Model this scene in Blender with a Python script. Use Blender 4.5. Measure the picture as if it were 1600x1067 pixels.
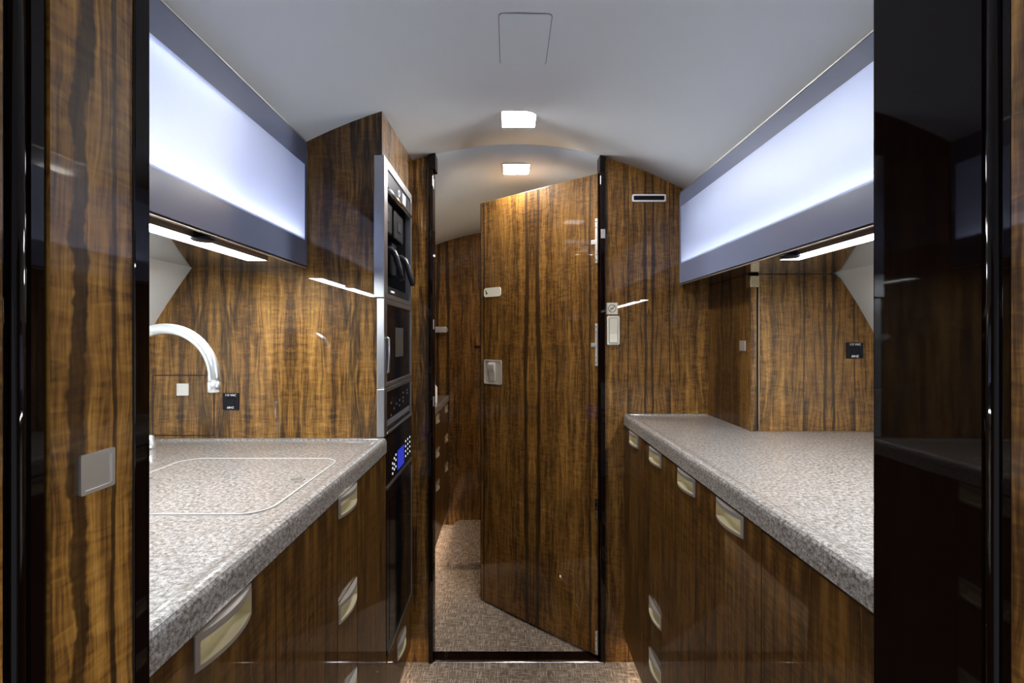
import bpy, bmesh, math, random
from mathutils import Vector, Matrix
random.seed(7)
for _o in list(bpy.data.objects): bpy.data.objects.remove(_o, do_unlink=True)
S = bpy.context.scene
C = S.collection
PI = math.pi

# ------------------------------------------------------------------ camera, world, exposure
H = 1.18                                   # eye height above the carpet
cam_d = bpy.data.cameras.new('camera'); cam = bpy.data.objects.new('camera', cam_d); C.objects.link(cam)
cam.location = (0, 0, H); cam.rotation_euler = (PI/2, 0, 0)
cam_d.sensor_width = 36; cam_d.lens = 16.49; cam_d.clip_start = 0.02
cam_d.shift_x = 0.00375; cam_d.shift_y = -0.004
S.camera = cam
w = bpy.data.worlds.new('cabin_ambient'); S.world = w; w.use_nodes = True
w.node_tree.nodes['Background'].inputs[0].default_value = (0.80, 0.86, 1.0, 1)
w.node_tree.nodes['Background'].inputs[1].default_value = 0.15
S.view_settings.view_transform = 'Standard'; S.view_settings.look = 'None'
S.view_settings.gamma = 1; S.view_settings.use_curve_mapping = False
S.view_settings.exposure = 2.0
E_DOWN, E_BAR, E_INNER, E_TOE = 56.0, 31.0, 2.8, 7.0

# ------------------------------------------------------------------ materials
def newmat(name):
    m = bpy.data.materials.new(name); m.use_nodes = True
    return m, m.node_tree.nodes, m.node_tree.links, m.node_tree.nodes['Principled BSDF']

def plain(name, col, rough=0.5, metal=0.0, coat=0.0, coat_rough=0.03, spec=0.5):
    m, n, l, p = newmat(name)
    p.inputs['Base Color'].default_value = (*col, 1); p.inputs['Roughness'].default_value = rough
    p.inputs['Metallic'].default_value = metal; p.inputs['Coat Weight'].default_value = coat
    p.inputs['Coat Roughness'].default_value = coat_rough; p.inputs['Specular IOR Level'].default_value = spec
    return m

def emit(name, col, strength):
    m, n, l, p = newmat(name)
    n.remove(p); e = n.new('ShaderNodeEmission')
    e.inputs[0].default_value = (*col, 1); e.inputs[1].default_value = strength
    l.new(e.outputs[0], n['Material Output'].inputs[0])
    return m

def math_node(n, l, op, a, b=None, c=None, clamp=False):
    x = n.new('ShaderNodeMath'); x.operation = op; x.use_clamp = clamp
    for i, v in enumerate((a, b, c)):
        if v is None: continue
        if isinstance(v, (int, float)): x.inputs[i].default_value = v
        else: l.new(v, x.inputs[i])
    return x.outputs[0]

def noise(n, l, vec, detail=3.0, rough=0.55, dist=0.0):
    x = n.new('ShaderNodeTexNoise'); x.inputs['Scale'].default_value = 1.0
    x.inputs['Detail'].default_value = detail; x.inputs['Roughness'].default_value = rough
    x.inputs['Distortion'].default_value = dist
    l.new(vec, x.inputs['Vector']); return x.outputs['Fac']

def comb(n, l, a, b, c=0.0):
    x = n.new('ShaderNodeCombineXYZ')
    for i, v in enumerate((a, b, c)):
        if isinstance(v, (int, float)): x.inputs[i].default_value = v
        else: l.new(v, x.inputs[i])
    return x.outputs[0]

def ramp(n, l, fac, stops):
    r = n.new('ShaderNodeValToRGB'); e = r.color_ramp.elements
    while len(e) < len(stops): e.new(0.5)
    for k, (p, c) in enumerate(stops): e[k].position = p; e[k].color = (*c, 1)
    l.new(fac, r.inputs[0]); return r.outputs[0]

def wood(name, match=0.21, vein=1.0, bright=1.0, seed=0.0, red=0.0, coat_rough=0.02, coat=1.0, vfreq=13.0, vgate=0.40, vwide=17.0, vv=0.9, hearts=(), calm=1.0):
    """figured veneer under clear lacquer; UV is metres (u across the grain, v along it)"""
    m, n, l, p = newmat(name)
    uv = n.new('ShaderNodeUVMap'); sp = n.new('ShaderNodeSeparateXYZ'); l.new(uv.outputs[0], sp.inputs[0])
    u = math_node(n, l, 'PINGPONG', sp.outputs[0], match)         # book-matched leaves
    v = sp.outputs[1]
    wob = noise(n, l, comb(n, l, math_node(n, l, 'MULTIPLY', u, 7.0), math_node(n, l, 'MULTIPLY', v, 3.0), seed), 3)
    uw = math_node(n, l, 'ADD', u, math_node(n, l, 'MULTIPLY', math_node(n, l, 'SUBTRACT', wob, 0.5), 0.045))
    fine = noise(n, l, comb(n, l, math_node(n, l, 'MULTIPLY', uw, 330), math_node(n, l, 'MULTIPLY', v, 11), seed+1), 3)
    pores = noise(n, l, comb(n, l, math_node(n, l, 'MULTIPLY', u, 520), math_node(n, l, 'MULTIPLY', v, 34), seed+9), 2)
    mid = noise(n, l, comb(n, l, math_node(n, l, 'MULTIPLY', uw, 62), math_node(n, l, 'MULTIPLY', v, 2.4), seed+2), 4, 0.6)
    broad = noise(n, l, comb(n, l, math_node(n, l, 'MULTIPLY', uw, 15), math_node(n, l, 'MULTIPLY', v, 0.55), seed+3), 2)
    curl = noise(n, l, comb(n, l, math_node(n, l, 'MULTIPLY', u, 26), math_node(n, l, 'MULTIPLY', v, 85), seed+4), 2, 0.5, 1.2)
    cmask = noise(n, l, comb(n, l, math_node(n, l, 'MULTIPLY', u, 9), math_node(n, l, 'MULTIPLY', v, 4), seed+5), 1)
    curl = math_node(n, l, 'MULTIPLY', math_node(n, l, 'SUBTRACT', curl, 0.5), math_node(n, l, 'MULTIPLY', cmask, 1.15))
    t = math_node(n, l, 'MULTIPLY', fine, 0.30)
    t = math_node(n, l, 'ADD', t, math_node(n, l, 'MULTIPLY', mid, 0.42))
    t = math_node(n, l, 'ADD', t, math_node(n, l, 'MULTIPLY', math_node(n, l, 'ADD', math_node(n, l, 'MULTIPLY', math_node(n, l, 'SUBTRACT', broad, 0.5), calm), 0.5), 0.34))
    t = math_node(n, l, 'ADD', t, math_node(n, l, 'MULTIPLY', pores, 0.10))
    t = math_node(n, l, 'ADD', t, math_node(n, l, 'MULTIPLY', curl, 0.32))
    b = bright; g = 1.0 - 0.14*red; bl = 1.0 - 0.3*red
    col = ramp(n, l, t, [(0.40, (0.013*b, 0.0050*b*g, 0.0013*b*bl)), (0.51, (0.078*b, 0.034*b*g, 0.0068*b*bl)),
                         (0.60, (0.220*b, 0.103*b*g, 0.0195*b*bl)), (0.76, (0.47*b, 0.250*b*g, 0.058*b*bl))])
    sk = noise(n, l, comb(n, l, math_node(n, l, 'MULTIPLY', uw, 125), math_node(n, l, 'MULTIPLY', v, 5.5), seed+12), 2, 0.5)
    sk = math_node(n, l, 'MULTIPLY', math_node(n, l, 'SUBTRACT', sk, 0.53), 6.0, clamp=True)
    ms = n.new('ShaderNodeMix'); ms.data_type = 'RGBA'; l.new(math_node(n, l, 'MULTIPLY', sk, 0.62), ms.inputs['Factor'])
    l.new(col, ms.inputs['A']); ms.inputs['B'].default_value = (0.018, 0.007, 0.002, 1); col = ms.outputs['Result']
    # dark mineral veins that wander down the leaf
    vn = noise(n, l, comb(n, l, math_node(n, l, 'MULTIPLY', uw, vfreq), math_node(n, l, 'MULTIPLY', v, vv), seed+6), 5, 0.62, 0.5)
    ln = math_node(n, l, 'ABSOLUTE', math_node(n, l, 'SUBTRACT', vn, 0.54))
    ln = math_node(n, l, 'SUBTRACT', 1.0, math_node(n, l, 'MULTIPLY', ln, vwide), clamp=True)
    gate = noise(n, l, comb(n, l, math_node(n, l, 'MULTIPLY', u, 8), math_node(n, l, 'MULTIPLY', v, 1.2), seed+7), 1)
    gate = math_node(n, l, 'MULTIPLY', math_node(n, l, 'SUBTRACT', gate, vgate), 5.0, clamp=True)
    vf = math_node(n, l, 'MULTIPLY', math_node(n, l, 'MULTIPLY', ln, gate), 0.86*vein, clamp=True)
    for k, (pos, wid, amp, rate) in enumerate(hearts):              # named heartwood lines at fixed places in the leaf
        hz = noise(n, l, comb(n, l, math_node(n, l, 'MULTIPLY', u, 2.0), math_node(n, l, 'MULTIPLY', v, rate), seed+20+k), 5, 0.62)
        ww = noise(n, l, comb(n, l, 0.0, math_node(n, l, 'MULTIPLY', v, rate*1.7), seed+40+k), 3, 0.6)
        dd = math_node(n, l, 'ABSOLUTE', math_node(n, l, 'SUBTRACT', math_node(n, l, 'ADD', u, math_node(n, l, 'MULTIPLY', math_node(n, l, 'SUBTRACT', hz, 0.5), amp)), pos))
        dd = math_node(n, l, 'DIVIDE', dd, math_node(n, l, 'MULTIPLY', ww, 2.0*wid))
        hf = math_node(n, l, 'MULTIPLY', math_node(n, l, 'MULTIPLY', math_node(n, l, 'SUBTRACT', 1.35, dd), 2.2, clamp=True), math_node(n, l, 'ADD', math_node(n, l, 'MULTIPLY', fine, 0.6), 0.55), clamp=True)
        vf = math_node(n, l, 'MAXIMUM', vf, math_node(n, l, 'MULTIPLY', hf, 0.93))
    mx = n.new('ShaderNodeMix'); mx.data_type = 'RGBA'
    l.new(vf, mx.inputs['Factor']); l.new(col, mx.inputs['A']); mx.inputs['B'].default_value = (0.009, 0.0035, 0.0014, 1)
    l.new(mx.outputs['Result'], p.inputs['Base Color'])
    p.inputs['Roughness'].default_value = 0.5; p.inputs['Specular IOR Level'].default_value = 0.15
    p.inputs['Coat Weight'].default_value = coat; p.inputs['Coat Roughness'].default_value = coat_rough; p.inputs['Coat IOR'].default_value = 1.40
    return m

def granite(name):
    m, n, l, p = newmat(name)
    tc = n.new('ShaderNodeUVMap')
    def nz(sc, det, r=0.6):
        x = n.new('ShaderNodeTexNoise'); x.inputs['Scale'].default_value = sc; x.inputs['Detail'].default_value = det
        x.inputs['Roughness'].default_value = r
        l.new(tc.outputs[0], x.inputs['Vector']); return x.outputs['Fac']
    a = nz(150, 3, 0.72); b = nz(480, 2); c = nz(30, 2)
    t = math_node(n, l, 'ADD', math_node(n, l, 'MULTIPLY', a, 0.62), math_node(n, l, 'MULTIPLY', b, 0.30))
    t = math_node(n, l, 'ADD', t, math_node(n, l, 'MULTIPLY', c, 0.08))
    col = ramp(n, l, t, [(0.38, (0.050, 0.040, 0.033)), (0.45, (0.125, 0.105, 0.092)), (0.50, (0.225, 0.203, 0.186)),
                         (0.56, (0.315, 0.300, 0.285)), (0.66, (0.50, 0.49, 0.48))])
    l.new(col, p.inputs['Base Color'])
    p.inputs['Roughness'].default_value = 0.42; p.inputs['Coat Weight'].default_value = 1.0; p.inputs['Coat Roughness'].default_value = 0.12; p.inputs['Coat IOR'].default_value = 1.6
    return m

def carpet(name):
    m, n, l, p = newmat(name)
    uv = n.new('ShaderNodeUVMap'); sp = n.new('ShaderNodeSeparateXYZ'); l.new(uv.outputs[0], sp.inputs[0])
    u, v = sp.outputs[0], sp.outputs[1]
    a = noise(n, l, comb(n, l, math_node(n, l, 'MULTIPLY', u, 24), math_node(n, l, 'MULTIPLY', v, 240)), 3)
    b = noise(n, l, comb(n, l, math_node(n, l, 'MULTIPLY', u, 240), math_node(n, l, 'MULTIPLY', v, 24), 4), 3)
    f = noise(n, l, comb(n, l, math_node(n, l, 'MULTIPLY', u, 420), math_node(n, l, 'MULTIPLY', v, 420), 8), 2)
    t = math_node(n, l, 'MAXIMUM', a, b)
    t = math_node(n, l, 'ADD', math_node(n, l, 'MULTIPLY', t, 0.75), math_node(n, l, 'MULTIPLY', f, 0.3))
    col = ramp(n, l, t, [(0.46, (0.085, 0.060, 0.042)), (0.57, (0.22, 0.170, 0.128)), (0.69, (0.50, 0.415, 0.335))])
    l.new(col, p.inputs['Base Color']); p.inputs['Roughness'].default_value = 0.95; p.inputs['Specular IOR Level'].default_value = 0.05
    bp = n.new('ShaderNodeBump'); bp.inputs['Strength'].default_value = 0.7; bp.inputs['Distance'].default_value = 0.004
    l.new(t, bp.inputs['Height']); l.new(bp.outputs[0], p.inputs['Normal'])
    return m

def brushed(name, col, rough=0.3):
    m, n, l, p = newmat(name)
    uv = n.new('ShaderNodeUVMap'); sp = n.new('ShaderNodeSeparateXYZ'); l.new(uv.outputs[0], sp.inputs[0])
    t = noise(n, l, comb(n, l, math_node(n, l, 'MULTIPLY', sp.outputs[0], 900), math_node(n, l, 'MULTIPLY', sp.outputs[1], 14)), 2)
    r = math_node(n, l, 'ADD', math_node(n, l, 'MULTIPLY', t, 0.22), rough-0.11)
    l.new(r, p.inputs['Roughness']); p.inputs['Base Color'].default_value = (*col, 1); p.inputs['Metallic'].default_value = 1
    return m

def frosted(name):
    """frosted pane: scatters the light of the strips behind it"""
    m, n, l, p = newmat(name); n.remove(p)
    tr = n.new('ShaderNodeBsdfTranslucent'); tr.inputs[0].default_value = (0.90, 0.92, 1.0, 1)
    gl = n.new('ShaderNodeBsdfGlossy'); gl.inputs['Roughness'].default_value = 0.4
    fr = n.new('ShaderNodeFresnel'); fr.inputs[0].default_value = 1.4
    mx = n.new('ShaderNodeMixShader')
    l.new(fr.outputs[0], mx.inputs[0]); l.new(tr.outputs[0], mx.inputs[1]); l.new(gl.outputs[0], mx.inputs[2])
    l.new(mx.outputs[0], n['Material Output'].inputs[0]); return m

def clear(name):
    m, n, l, p = newmat(name); n.remove(p)
    tr = n.new('ShaderNodeBsdfTransparent'); tr.inputs[0].default_value = (0.97, 0.98, 1.0, 1)
    l.new(tr.outputs[0], n['Material Output'].inputs[0]); return m

WOOD = wood('walnut_veneer', 0.21, 1.0, 0.80, 0.0)
WOODH = wood('walnut_bookmatched_veneer', 0.21, 0.7, 0.80, 5.0, 0.1, hearts=[(0.014, 0.0045, 0.030, 2.2), (0.075, 0.0018, 0.03, 1.5)], calm=0.7)
WOODF = wood('walnut_front_veneer', 0.115, 0.7, 0.36, 11.0, 0.5, coat=0.55)
WOODD = wood('walnut_door_veneer', 0.30, 0.45, 0.70, 23.0, 0.25, hearts=[(0.030, 0.0080, 0.030, 1.3), (0.27, 0.0035, 0.03, 1.2)], calm=0.5)
WOODJ = wood('walnut_jamb_veneer', 0.9, 0.3, 1.55, 31.0, hearts=[(0.0640, 0.0062, 0.055, 6.5), (0.0950, 0.0019, 0.022, 3.5)], calm=0.6)
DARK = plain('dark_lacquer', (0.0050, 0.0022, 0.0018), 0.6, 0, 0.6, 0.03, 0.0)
LINER = plain('cream_liner', (0.86, 0.88, 0.85), 0.5, spec=0.3)
CEIL = plain('ceiling_fabric', (0.80, 0.86, 0.90), 0.6, spec=0.2)
GRAN = granite('speckled_stone')
CARP = carpet('woven_carpet')
STEEL = brushed('brushed_steel', (0.46, 0.47, 0.49), 0.32)
SATIN = plain('satin_nickel', (0.76, 0.73, 0.68), 0.36, 0.9)
CUP = plain('champagne_recess', (0.70, 0.63, 0.43), 0.38, 0.6)
BRONZE = plain('bronze_metal', (0.42, 0.33, 0.22), 0.25, 1.0)
CHROME = plain('chrome', (0.82, 0.83, 0.85), 0.10, 1.0)
FAUC = plain('satin_chrome', (0.86, 0.88, 0.88), 0.28, 0.9)
BLACKG = plain('black_glass', (0.003, 0.003, 0.004), 0.12, spec=0.14)
BLACKP = plain('black_plastic', (0.008, 0.008, 0.010), 0.45, spec=0.15)
GREYP = plain('grey_plastic', (0.022, 0.025, 0.031), 0.35, spec=0.25)
GLASSB = plain('blue_grey_glass_border', (0.17, 0.20, 0.31), 0.25, 0, 0.6, 0.08)
PANE = frosted('frosted_glass'); CLEAR = clear('clear_backing')
WHITEI = plain('pale_interior', (0.55, 0.56, 0.62), 0.6)
SOFF = plain('polished_soffit', (0.10, 0.09, 0.08), 0.14, 0.75, 1.0, 0.02)
GAP = plain('shadow_gap', (0.006, 0.004, 0.003), 0.8)
IVORY = plain('ivory_plastic', (0.62, 0.57, 0.45), 0.4)
WHITEP = plain('white_plastic', (0.75, 0.75, 0.74), 0.35)
PRINT = plain('dark_print', (0.06, 0.045, 0.05), 0.6)
GREENP = plain('green_print', (0.02, 0.11, 0.06), 0.6)
WTEXT = plain('white_print', (0.72, 0.74, 0.78), 0.6)
L_DOWN = emit('downlight_lens', (1.0, 0.98, 0.96), E_DOWN)
L_AFT = emit('unseen_lamp_glass', (1.0, 0.80, 0.58), 20.0)
L_BAR = emit('light_bar_lens', (0.93, 0.97, 1.0), E_BAR)
L_IN = emit('cabinet_led', (0.72, 0.78, 1.0), E_INNER)
L_IN2 = emit('cabinet_led_soft', (0.74, 0.82, 1.0), E_INNER*0.58)
L_TOE = emit('toe_kick_led', (1.0, 0.80, 0.62), E_TOE)
L_LCD = emit('blue_lcd', (0.05, 0.07, 0.75), 0.16)
L_DOT = emit('white_key', (0.9, 0.95, 1.0), 0.22)
L_DIM = emit('dim_key', (0.5, 0.55, 0.7), 0.03)

# ------------------------------------------------------------------ mesh helpers
def bmnew(): return bmesh.new()

def box(bm, x0, x1, y0, y1, z0, z1, mi=0, bev=0.0):
    t = bmesh.new()
    bmesh.ops.create_cube(t, size=1)
    bmesh.ops.scale(t, vec=(abs(x1-x0), abs(y1-y0), abs(z1-z0)), verts=t.verts)
    bmesh.ops.translate(t, vec=((x0+x1)/2, (y0+y1)/2, (z0+z1)/2), verts=t.verts)
    if bev > 0: bmesh.ops.bevel(t, geom=list(t.edges), offset=bev, segments=2, profile=0.5, affect='EDGES')
    merge(bm, t, mi); return bm

def merge(bm, t, mi=0, mat=None):
    vm = {}
    for v in t.verts: vm[v] = bm.verts.new(mat @ v.co if mat else v.co)
    for f in t.faces:
        try:
            nf = bm.faces.new([vm[v] for v in f.verts]); nf.material_index = mi if mi is not None else f.material_index; nf.smooth = f.smooth
        except ValueError: pass
    t.free()

def prism(bm, pts, axis, a, b, mi=0, smooth=False):
    """polygon pts (2-D) swept along axis from a to b. axis x: pts=(y,z); y: pts=(x,z); z: pts=(x,y)"""
    def P(p, t):
        return {'x': (t, p[0], p[1]), 'y': (p[0], t, p[1]), 'z': (p[0], p[1], t)}[axis]
    va = [bm.verts.new(P(p, a)) for p in pts]; vb = [bm.verts.new(P(p, b)) for p in pts]
    fs = [bm.faces.new(va), bm.faces.new(vb[::-1])]
    k = len(pts)
    for i in range(k):
        f = bm.faces.new((va[i], vb[i], vb[(i+1) % k], va[(i+1) % k])); f.smooth = smooth; fs.append(f)
    for f in fs: f.material_index = mi
    bmesh.ops.recalc_face_normals(bm, faces=fs)
    return bm

def rrect(x0, x1, y0, y1, r, seg=5):
    pts = []
    for cx, cy, a0 in ((x1-r, y1-r, 0), (x0+r, y1-r, 90), (x0+r, y0+r, 180), (x1-r, y0+r, 270)):
        for k in range(seg+1):
            a = math.radians(a0 + 90*k/seg); pts.append((cx + r*math.cos(a), cy + r*math.sin(a)))
    return pts

def ring(bm, outer, inner, axis, a, b, mi=0):
    """frame between two outlines with the same point count"""
    def P(p, t):
        return {'x': (t, p[0], p[1]), 'y': (p[0], t, p[1]), 'z': (p[0], p[1], t)}[axis]
    k = len(outer); V = [[bm.verts.new(P(p, t)) for p in o] for o in (outer, inner) for t in (a, b)]
    oa, ob, ia, ib = V; fs = []
    for i in range(k):
        j = (i+1) % k
        fs += [bm.faces.new((oa[i], oa[j], ia[j], ia[i])), bm.faces.new((ob[i], ib[i], ib[j], ob[j])),
               bm.faces.new((oa[i], ob[i], ob[j], oa[j])), bm.faces.new((ia[i], ia[j], ib[j], ib[i]))]
    for f in fs: f.material_index = mi
    bmesh.ops.recalc_face_normals(bm, faces=fs); return bm

def tube(bm, pts, r, seg=12, mi=0, caps=True):
    rs = r if isinstance(r, (list, tuple)) else [r]*len(pts)
    P = [Vector(p) for p in pts]; rings = []; nrm = None
    for i, p in enumerate(P):
        d = (P[min(i+1, len(P)-1)] - P[max(i-1, 0)]).normalized()
        if nrm is None:
            nrm = d.orthogonal().normalized()
        nrm = (nrm - d*nrm.dot(d)).normalized(); bn = d.cross(nrm)
        rings.append([bm.verts.new(p + (nrm*math.cos(2*PI*k/seg) + bn*math.sin(2*PI*k/seg))*rs[i]) for k in range(seg)])
    fs = []
    for a, b in zip(rings, rings[1:]):
        for k in range(seg):
            f = bm.faces.new((a[k], a[(k+1) % seg], b[(k+1) % seg], b[k])); f.smooth = True; fs.append(f)
    if caps: fs += [bm.faces.new(rings[0][::-1]), bm.faces.new(rings[-1])]
    for f in fs: f.material_index = mi
    bmesh.ops.recalc_face_normals(bm, faces=fs); return bm

def lathe(bm, prof, cx, cy, seg=20, mi=0):
    rings = [[bm.verts.new((cx + r*math.cos(2*PI*k/seg), cy + r*math.sin(2*PI*k/seg), z)) for k in range(seg)] for r, z in prof]
    fs = []
    for a, b in zip(rings, rings[1:]):
        for k in range(seg):
            f = bm.faces.new((a[k], a[(k+1) % seg], b[(k+1) % seg], b[k])); f.smooth = True; fs.append(f)
    fs += [bm.faces.new(rings[0][::-1]), bm.faces.new(rings[-1])]
    for f in fs: f.material_index = mi
    bmesh.ops.recalc_face_normals(bm, faces=fs); return bm

WLOC = {}
def obj(name, bm, mats, parent=None, uo=0.0, vo=0.0, local=False):
    """link bm (world or parent-local metres) as one mesh with metre UVs: u across, v up (or along y on flat tops)"""
    me = bpy.data.meshes.new(name)
    bm.normal_update()
    uvl = bm.loops.layers.uv.new('UVMap')
    for f in bm.faces:
        n = f.normal; ax, ay, az = abs(n.x), abs(n.y), abs(n.z)
        for lp in f.loops:
            c = lp.vert.co
            if az >= ax and az >= ay: uv = (c.x, c.y)
            elif ay >= ax: uv = (c.x, c.z)
            else: uv = (c.y, c.z)
            lp[uvl].uv = (uv[0] - uo, uv[1] + vo)
    xs = [v.co for v in bm.verts]
    ctr = Vector([(min(c[i] for c in xs) + max(c[i] for c in xs))/2 for i in range(3)])
    for v in bm.verts: v.co -= ctr
    bm.to_mesh(me); bm.free()
    for mt in (mats if isinstance(mats, (list, tuple)) else [mats]): me.materials.append(mt)
    o = bpy.data.objects.new(name, me); C.objects.link(o); o.location = ctr
    WLOC[o] = ctr.copy()
    if parent is not None:
        o.parent = parent
        if not local: o.matrix_parent_inverse = Matrix.Translation(-WLOC[parent])
        elif parent.type == 'MESH': o.matrix_parent_inverse = Matrix.Translation(-WLOC[parent])
    return o

def thing(name, label, cat, loc, group=None):
    o = bpy.data.objects.new(name, None); C.objects.link(o); o.location = loc; o.empty_display_size = 0.05
    o['label'] = label; o['category'] = cat
    if group: o['group'] = group
    WLOC[o] = Vector(loc); return o

def tag(o, label, cat, group=None):
    o['label'] = label; o['category'] = cat
    if group: o['group'] = group
    return o

def struct(o, label=None, cat=None):
    o['kind'] = 'structure'
    if label: o['label'] = label
    if cat: o['category'] = cat
    return o

def text_bm(txt, size, depth=0.0003):
    cu = bpy.data.curves.new('t', 'FONT'); cu.body = txt; cu.size = size; cu.align_x = 'CENTER'; cu.align_y = 'CENTER'; cu.extrude = depth
    ob = bpy.data.objects.new('t', cu); C.objects.link(ob)
    dg = bpy.context.evaluated_depsgraph_get(); me = bpy.data.meshes.new_from_object(ob.evaluated_get(dg))
    b = bmesh.new(); b.from_mesh(me)
    bpy.data.objects.remove(ob); bpy.data.curves.remove(cu); bpy.data.meshes.remove(me)
    return b

# ------------------------------------------------------------------ cabin section (heights relative to the floor)
YP = 1.705                                   # far bulkhead
YT = 1.293                                   # near face of the appliance tower
YN = 0.435                                   # far end of the entry jambs
XC = 0.02
def apex(y): return H + 0.682 + 0.020*min(1.0, max(0.0, (y-YT)/(YP-YT)))
def ceil_z(x, y): return apex(y) - 0.43*(x-XC)**2
LP = [(-0.60, .505), (-0.70, .41), (-0.79, .305), (-0.857, .212), (-0.90, .152), (-0.937, .097), (-0.968, .048), (-0.995, 0.0), (-1.02, -.06), (-1.045, -.14), (-1.055, -.30), (-1.04, -.60), (-0.98, -1.0), (-0.93, -1.18)]
RP = [(0.66, .515), (0.79, .43), (0.90, .315), (0.958, .235), (1.01, .162), (1.05, .10), (1.094, .023), (1.125, -.05), (1.15, -.14), (1.16, -.30), (1.14, -.60), (1.08, -1.0), (1.03, -1.18)]

def sheet(bm, sect, ys, th, outward):
    """a curved skin: sect(y) -> list of (x, z); th = thickness pushed outward"""
    rows = []
    for y in ys:
        a = sect(y); b = [(x + outward(x, z)[0]*th, z + outward(x, z)[1]*th) for x, z in a]
        rows.append(([bm.verts.new((x, y, z)) for x, z in a], [bm.verts.new((x, y, z)) for x, z in b]))
    fs = []
    for (a0, b0), (a1, b1) in zip(rows, rows[1:]):
        for i in range(len(a0)-1):
            for q in ((a0[i], a0[i+1], a1[i+1], a1[i]), (b0[i], b1[i], b1[i+1], b0[i+1])):
                f = bm.faces.new(q); f.smooth = True; fs.append(f)
        for i in (0, -1): fs.append(bm.faces.new((a0[i], a1[i], b1[i], b0[i])))
    for a, b in (rows[0], rows[-1]):
        for i in range(len(a)-1): fs.append(bm.faces.new((a[i], b[i], b[i+1], a[i+1])))
    bmesh.ops.recalc_face_normals(bm, faces=fs)

def up(x, z): return (0, 1)
def out(x, z):
    d = Vector((x-0.05, (z-H)*0.8 + 0.1)); d.normalize(); return (d.x, d.y)

# ------------------------------------------------------------------ setting
b = bmnew(); box(b, -1.3, 1.3, -0.6, 3.1, -0.03, 0.0)
floor = struct(obj('floor', b, CARP), 'brown woven carpet along the galley aisle', 'floor')
b = bmnew()
prism(b, rrect(-0.335, 0.9, 2.385, 2.952, 0.05), 'z', 0.0, 0.035)
t = [e for e in b.edges if all(abs(v.co.z-0.035) < 1e-5 for v in e.verts)]
bmesh.ops.bevel(b, geom=t, offset=0.011, segments=3, profile=0.5, affect='EDGES')
obj('raised_carpet', b, CARP, floor)

xs = [-0.66 + 1.36*i/24 for i in range(25)]
b = bmnew(); sheet(b, lambda y: [(x, ceil_z(x, y)) for x in xs], [-0.6, 0.4, YT, 1.5, YP], 0.02, up)
ceiling = struct(obj('ceiling', b, CEIL), 'pale curved galley ceiling', 'ceiling')
# hatch let into the ceiling
b = bmnew()
hx0, hx1, hy0, hy1 = -0.021, 0.094, 0.984, 1.168
o_ = rrect(hx0, hx1, hy0, hy1, 0.010); i_ = rrect(hx0+0.0018, hx1-0.0018, hy0+0.0018, hy1-0.0018, 0.0085)
ring(b, o_, i_, 'z', apex(1)-0.0012, apex(1)+0.004, 1)
prism(b, rrect(hx0+0.0018, hx1-0.0018, hy0+0.0018, hy1-0.0018, 0.0085), 'z', apex(1)-0.0022, apex(1)+0.004)
for v in b.verts: v.co.z += ceil_z(v.co.x, 1.0) - apex(1)
obj('ceiling_hatch', b, [CEIL, plain('hatch_seam', (0.25, 0.25, 0.27), 0.7)], ceiling)
# aft ceiling
def aft_z(x, y): return H + 0.700 - 0.028*min(1, (y-YP)/1.0) - 0.40*(x-XC)**2
xa = [-1.0 + 2.0*i/28 for i in range(29)]
b = bmnew(); sheet(b, lambda y: [(x, aft_z(x, y)-(0.0 if y > YP+0.03 else 0.0)) for x in xa], [YP+0.004, 1.9, 2.3, 3.0], 0.02, up)
struct(obj('ceiling', b, CEIL), 'pale ceiling of the compartment beyond the open door', 'ceiling')

for nm, prof, lab in (('wall_left', LP, 'pale curved side wall behind the sink counter'), ('wall_right', RP, 'pale curved side wall behind the right counter')):
    b = bmnew(); pts = [(x, H+z) for x, z in prof]
    sheet(b, lambda y: pts, [-0.6, 0.4, 1.0, YP+0.02], 0.02, out)
    struct(obj(nm, b, LINER), lab, 'wall')

# far bulkhead (beside the doorway)
def section_poly(x0, x1, y, z0=0.0, n=14):
    return [(x0, z0), (x1, z0)] + [(x1 + (x0-x1)*i/n, ceil_z(x1 + (x0-x1)*i/n, y) + 0.006) for i in range(n+1)]
b = bmnew(); prism(b, section_poly(0.350, 0.66, YP) , 'y', YP, YP+0.035)
box(b, 0.66, 1.14, YP, YP+0.035, 0, H+0.5)
wf = struct(obj('wall_far', b, WOODH, None, 0.512), 'glossy walnut bulkhead to the right of the doorway', 'wall')
b = bmnew(); prism(b, section_poly(-0.360, -0.287, YP), 'y', YP, YP+0.035)
box(b, -1.05, -0.360, YP+0.001, YP+0.035, 0, H+0.45)
wf2 = struct(obj('wall_far', b, WOOD, None, -0.13), 'narrow walnut bulkhead strip left of the doorway', 'wall')
def jamb(nm, x0, x1, xt0, xt1, lab):
    b = bmnew(); top = ceil_z((x0+x1)/2, YP)
    box(b, x0, x1, YP-0.010, YP+0.045, 0.0, top-0.055, bev=0.002)
    box(b, xt0, xt1, YP-0.010, YP+0.045, top-0.056, top+0.004, bev=0.002)
    return struct(obj(nm, b, DARK), lab, 'door frame')
jl = jamb('trim_1', -0.2885, -0.272, -0.2885, -0.263, 'dark lacquered jamb on the left of the doorway')
jr = jamb('trim_2', 0.334, 0.351, 0.332, 0.351, 'dark lacquered jamb on the hinge side of the doorway')
for zz in (0.93, 1.21, 1.72):         # small bright catches down the left jamb
    b = bmnew(); box(b, -0.2722, -0.2700, YP-0.004, YP+0.006, zz, zz+0.035); obj('strike', b, SATIN, jl)
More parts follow.
